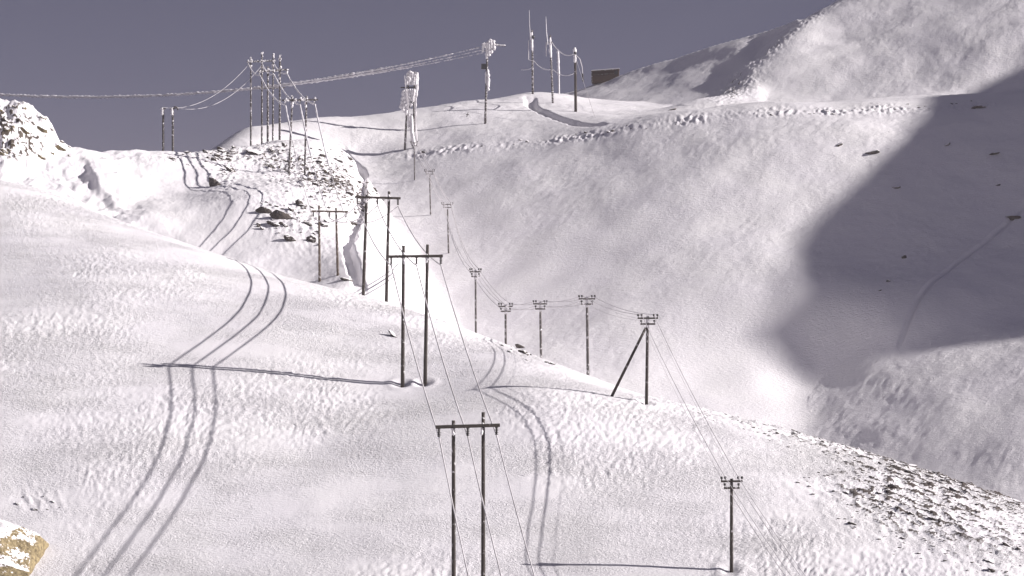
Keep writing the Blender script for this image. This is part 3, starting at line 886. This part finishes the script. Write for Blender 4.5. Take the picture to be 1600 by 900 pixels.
# the long heavy cables across the sky
g2 = 'heavy iced cables across the sky'
dA, dB = ground_at(758, 195, 300)[1], 440
for k, (ya, yb, lb) in enumerate(((72, 136, 'uppermost'), (77, 138, 'middle'), (82, 140, 'lowest'))):
    a = at(757, ya, dA - .3); b = at(-180, yb - 6, dB + k * .4)
    t = np.linspace(0, 1, 420)
    rad = .055 + .085 * smooth(.05, .2, t) * (1 - .35 * smooth(.32, .42, t) * (1 - smooth(.5, .6, t))) + np.random.default_rng(k).uniform(-.075, .09, 420)
    if k == 2: rad = rad * .8
    cable(lb + ' of three white iced cables hanging across the sky left of the boxed pole', a, b, [5.2, 5.0, 4.5][k], .1, 'cable_ice', 420, g2, .5, list(rad))
# the two poles seen beyond the hillside crest
root5 = None
for k, (px, hook) in enumerate(((255, 0), (270, 1))):
    d = 372.; foot = base_on(px, d, .3); top = at(px, 170, d)
    root = thing('utility_pole', base_on(px, d, 0), ['left pole of the dark pair standing behind the rocky crest', 'bent-topped right pole of the dark pair behind the rocky crest'][k], 'power pole', 'dark pair of poles behind the crest')
    MB().tube([foot, (foot + top) / 2, top], [.2, .18, .16], 8).build('pole', 'wood_grey', root, smooth_=True)
    if hook:
        mb = MB(); mb.tube([at(270, 172, d), at(271, 169, d), at(274, 167.5, d), at(277, 168.5, d), at(278, 172, d)], [.16, .2, .2, .17, .1], 7, True, .1); mb.build('bent_top', 'wood_rime', root, smooth_=True)
    MB().beam(at(px - 5, 170, d - .25), at(px + 4, 169.5, d - .25), .12, .16).build('crossarm', 'wood_rime', root)
    mb = MB(); rime_column(mb, [at(px - 1, 167.5, d - .2), at(px - 1, 180, d - .2)], .12, .1); mb.build('rime', 'rime', root, smooth_=True)
cable('thin frosted cable from the left pole behind the crest up to the three-legged frame', at(255, 168, 372), at(388.5, 101, 394), 2.2, .03, 'cable', 30, 'thin cables rising to the ridge-top cluster')
cable('thin frosted cable from the bent-topped pole up to the three-legged frame', at(274, 168, 372), at(410, 101, 394), 2.6, .03, 'cable', 30, 'thin cables rising to the ridge-top cluster')
# small stake on the bench
p = ground_at(729, 184, 300)
MBs = MB(); MBs.tube([p + V((-.1, 0, -.2)), p + V((.1, 0, .4)), p + V((.3, 0, 1.0))], [.06, .06, .05], 6)
MBs.beam(p + V((-.1, -.08, .55)), p + V((.45, -.08, .62)), .06, .12)
tag(MBs.build('marker_stake', 'wood', origin=p), 'small leaning wooden marker stake on the open snow of the ridge', 'stake')

# brown hut on the ridge
hp = None; py_ = 118
while hp is None: py_ += 1; hp = hit(946, py_, 300)
dh = hp[1] - 1.0
print('hut ground at', py_, dh)
b0 = at(925, 125, dh); b1 = at(967, 122, dh)
hut = thing('hut', (b0 + b1) / 2, 'small flat-roofed brown wooden hut on the skyline', 'hut')
ux = (b1 - b0); Lh = np.linalg.norm(ux); ux = ux / Lh; uz = V((0, 0, 1)); uy = V((.06, 1, 0))
hgt = 15.0 / F * dh; dep_ = 3.0


def hutbox(name, mat, x0, x1, y0, y1, z0, z1, parent):
    c = [b0 + ux * x + uy * y + uz * z for z in (z0, z1) for x, y in ((x0, y0), (x1, y0), (x1, y1), (x0, y1))]
    return MB().add(c, [(3, 2, 1, 0), (4, 5, 6, 7), (0, 1, 5, 4), (1, 2, 6, 5), (2, 3, 7, 6), (3, 0, 4, 7)]).build(name, mat, parent)


hutbox('wall', 'hut', 0, Lh, 0, dep_, -.7, hgt - .25, hut)
hutbox('roof', 'wood_mid', -.15, Lh + .12, -.2, dep_ + .2, hgt - .25, hgt - .08, hut)
hutbox('roof_snow', 'snow_plain', -.12, Lh + .1, -.15, dep_ + .15, hgt - .08, hgt + .08, hut)
hutbox('corner_post', 'wood_rime', -.14, .06, -.12, .1, -.7, hgt - .25, hut)
hutbox('window', 'metal', Lh - .95, Lh - .25, -.05, .02, hgt * .42, hgt * .82, hut)
hutbox('plank_batten', 'wood_mid', .3, Lh - 1.1, -.05, .02, hgt * .5, hgt * .5 + .12, hut)
# ---------------------------------------------------------------- rocks
import bmesh


def rock_mesh(seed, mat, sub=3, rough=.13, cuts=9, lo=.5, hi=.85):
    g = np.random.default_rng(seed)
    bm = bmesh.new(); bmesh.ops.create_icosphere(bm, subdivisions=sub, radius=1.0)
    planes = [(lambda n: n / np.linalg.norm(n))(g.normal(size=3)) for _ in range(cuts)]; dist = g.uniform(lo, hi, cuts)
    off = g.uniform(0, 50, 3)
    co = np.array([v.co for v in bm.verts])
    for n, dd in zip(planes, dist):
        t = co @ n; k = t > dd; co[k] -= np.outer(t[k] - dd, n) * .92
    co *= 1 + rough * fbm(co[:, 0] * 1.7 + off[0], co[:, 1] * 1.7 + co[:, 2] * 1.3 + off[1], 3)[:, None]
    for v, c in zip(bm.verts, co): v.co = c
    me = bpy.data.meshes.new('rock'); bm.to_mesh(me); bm.free()
    me.materials.append(MAT[mat]); return me


ROCKS = [rock_mesh(100 + i, 'rock') for i in range(12)]
OLIVE = [rock_mesh(200 + i, 'rock_olive') for i in range(8)]
rr_ = random.Random(5)
pxv, pyv = PXG[VIS], PYG[VIS]; xyz = np.stack([X[VIS], Y[VIS], Z[VIS]], 1); lv = lab[VIS]; rv = rocky[VIS]


def spot(px, py):
    i = int(np.argmin((pxv - px) ** 2 + (pyv - py) ** 2)); return xyz[i]


def rock(p, w, h, label, group=None, meshes=ROCKS, tilt=.45, sink=.25):
    """w, h: size in photo pixels at the rock's distance"""
    s = p[1] / F
    o = bpy.data.objects.new('rock', rr_.choice(meshes)); COL.objects.link(o)
    o.scale = (w * s * .68, w * s * rr_.uniform(.35, .55), h * s * .6)
    o.rotation_euler = (rr_.uniform(-.3, .3), tilt + rr_.uniform(-.25, .25), rr_.uniform(-.5, .5))
    o.location = (p[0], p[1] + .1, p[2] + h * s * (.35 - sink))
    return tag(o, label, 'rock', group)


BIG = [((336, 289), 22, 15, 'dark boulder at the top of the three short shadow lines on the white hillside'),
       ((414, 332), 24, 11, 'dark rock left end of the largest rock cluster on the bright hillside'),
       ((440, 341), 34, 17, 'largest dark rock of the cluster on the bright hillside'),
       ((430, 352), 22, 9, 'flat dark rock under the largest rock of the hillside cluster'),
       ((455, 376), 18, 10, 'dark rock on bare snow below the hillside rock cluster'),
       ((486, 377), 18, 12, 'dark rock just left of the brown two-legged frame'),
       ((468, 321), 20, 10, 'lone dark rock uphill of the brown two-legged frame'),
       ((505, 353), 14, 6, 'small dark rock right behind the brown two-legged frame'),
       ((361, 268), 18, 8, 'dark rock above the boulder with the three shadow lines'),
       ((617, 525), 19, 6, 'thin flat dark rock at the left leg of the near two-legged frame'),
       ((540, 438), 16, 6, 'thin flat dark rock right of the foot of the brown two-legged frame'),
       ((813, 543), 15, 8, 'dark rock on the slope crest under the short single pole'),
       ((400, 240), 26, 8, 'flat dark rock on the snow lip left of the tall rimed frames')]
for (px, py), w, h, lb in BIG:
    rock(spot(px, py), w, h, lb, 'dark rocks on the snow', tilt=.5)


def scatter(cond, weight, n, wr, label, group, meshes=ROCKS, tilt=.45, flat=.55, sink=.25):
    idx = np.where(cond)[0]
    if len(idx) == 0: return
    pw = weight[idx] + 1e-6; pick = rng.choice(idx, size=min(n, len(idx)), replace=False, p=pw / pw.sum())
    for i in pick:
        w = wr[0] + (wr[1] - wr[0]) * rr_.random() ** 2.2
        rock(xyz[i], w, w * rr_.uniform(flat * .7, flat * 1.3), label, group, meshes, tilt, sink)


scatter((lv == 1) & (pxv > 398) & (pxv < 512) & (pyv > 316) & (pyv < 388) & (pyv > 316 + (pxv - 470) * .5) & (pyv < 360 + (pxv - 410) * .4), np.ones_like(rv), 30, (5, 17), 'small dark rock in the cluster uphill of the brown two-legged frame', 'rocks above the brown frame', tilt=.55, flat=.45)
# weight by how much of the picture each grid point covers is even enough along the slopes
scatter((lv == 1) & (pxv > 380) & (pxv < 620) & (rv > .35), rv ** 1.5, 60, (4, 14), 'small dark rock among the many strewn over the bright hillside below the ridge-top poles', 'rocks strewn over the bright hillside')
scatter((lv == 1) & (pxv > 225) & (pxv < 370) & (pyv < 262), rv, 22, (5, 14), 'small dark rock in the row along the hillside crest behind the near slope', 'rocks along the hillside crest')
scatter((lv == 1) & (pxv < 110) & (pyv < 245) & (pyv > 165), np.ones_like(rv), 85, (6, 20), 'olive brown rock showing through snow on the outcrop at the left edge', 'rocks of the outcrop at the left edge', OLIVE, .5, .55, .35)
scatter((lv == 0) & (pxv > 1220) & (pyv > 690) & (rv > .3), rv ** 1.5, 70, (5, 18), 'dark rock in the stony snow at the lower right corner', 'rocks in the stony corner', tilt=.35, flat=.4, sink=.3)
scatter((lv == 0) & (pxv > 1020) & (rv > .15) & (pyv < 700 + (pxv - 1020) * .12), rv, 30, (3, 9), 'small stone along the crest of the near slope right of the strutted pole', 'stones along the slope crest', flat=.5)
scatter((lv == 0) & (pxv > 780) & (pxv < 905) & (pyv < 578), rv, 14, (3, 11), 'small dark stone on the crest between the single poles', 'stones between the single poles')
scatter((lv == 0) & (pxv > 25) & (pxv < 100) & (pyv > 762) & (pyv < 803), rv, 9, (4, 14), 'small dark rock in the rough snow above the yellow boulder', 'rocks above the yellow boulder', tilt=.4, flat=.4)
far = [(1365, 240, 26, 6, 'dark outcrop on the mountainside just left of the big shadow edge'), (1310, 228, 14, 7, 'small dark outcrop furthest left of the big shadow'),
       (1478, 226, 16, 4, 'thin dark outcrop high inside the big shadow'), (1553, 240, 20, 5, 'thin dark outcrop inside the big shadow near the right edge'), (1400, 293, 15, 5, 'dark flat outcrop just inside the big shadow edge'),
       (1414, 403, 10, 8, 'small dark rock in the middle of the big shadow'), (1389, 440, 8, 6, 'small dark rock low in the big shadow'), (1376, 455, 7, 4, 'tiny dark rock lowest in the big shadow'),
       (1582, 343, 34, 8, 'long dark outcrop at the upper end of the gully in the shadow'), (1560, 290, 10, 4, 'small dark rock above the gully near the right edge'),
       (1528, 168, 26, 5, 'dark rock at the right end of the road edge'), (1050, 172, 14, 5, 'dark rock on the road edge below the peak')]
for px, py, w, h, lb in far:
    rock(spot(px, py), w * .75, h * .9, lb, 'outcrops on the mountain', tilt=-.25)
scatter((lv == 2) & (np.abs(pyv - np.interp(pxv, [q[0] for q in edge_px], [q[1] for q in edge_px]) - 6) < 5) & (pxv > 660) & (pxv < 1540), np.ones_like(rv), 32, (3, 9), 'snowy stone in the row along the road edge on the mountain', 'stones along the road edge', tilt=.2, flat=.5)


def rubble(name, cond, weight, n, wr, mat):
    idx = np.where(cond)[0]; pw = weight[idx] + 1e-6
    pick = rng.choice(idx, size=min(n, len(idx)), replace=False, p=pw / pw.sum()); mb = MB()
    for i in pick:
        p = xyz[i]; s = p[1] / F; w = (wr[0] + (wr[1] - wr[0]) * rr_.random() ** 2) * s * .6
        mb.lump(p + np.array([0, 0, w * .1]), w, int(i), 1, (1, .7, .5), .3)
    o = mb.build(name, mat); o['kind'] = 'stuff'; return o


rubble('rubble', ((lv == 0) & (pxv > 1020) & (rv > .2)), rv ** 1.3, 800, (1.4, 6), 'rock')
rubble('rubble', ((lv == 1) & (rv > .3) & (pxv > 120)), rv ** 1.3, 260, (1.5, 6), 'rock')

# yellow lichen boulder at the lower left
def boulder(px, py, w, h, dshift, label, seed):
    p = spot(px, py); s = (p[1] - dshift) / F
    me = rock_mesh(seed, 'lichen', 5, .10, 13, .45, .72)
    o = bpy.data.objects.new('boulder', me); COL.objects.link(o)
    c = at(px, py, p[1] - dshift)
    o.location = tuple(c); o.scale = (w * s * .8, w * s * .7, h * s * .68); o.rotation_euler = (.1, .55, .15)
    return tag(o, label, 'boulder', 'yellow boulders at the lower left')


boulder(18, 866, 120, 72, .6, 'large ochre yellow lichened boulder with a snowy top at the lower left edge', 41)
boulder(10, 908, 80, 60, 1.6, 'smaller yellowish boulder in front of the large one at the bottom left corner', 44)
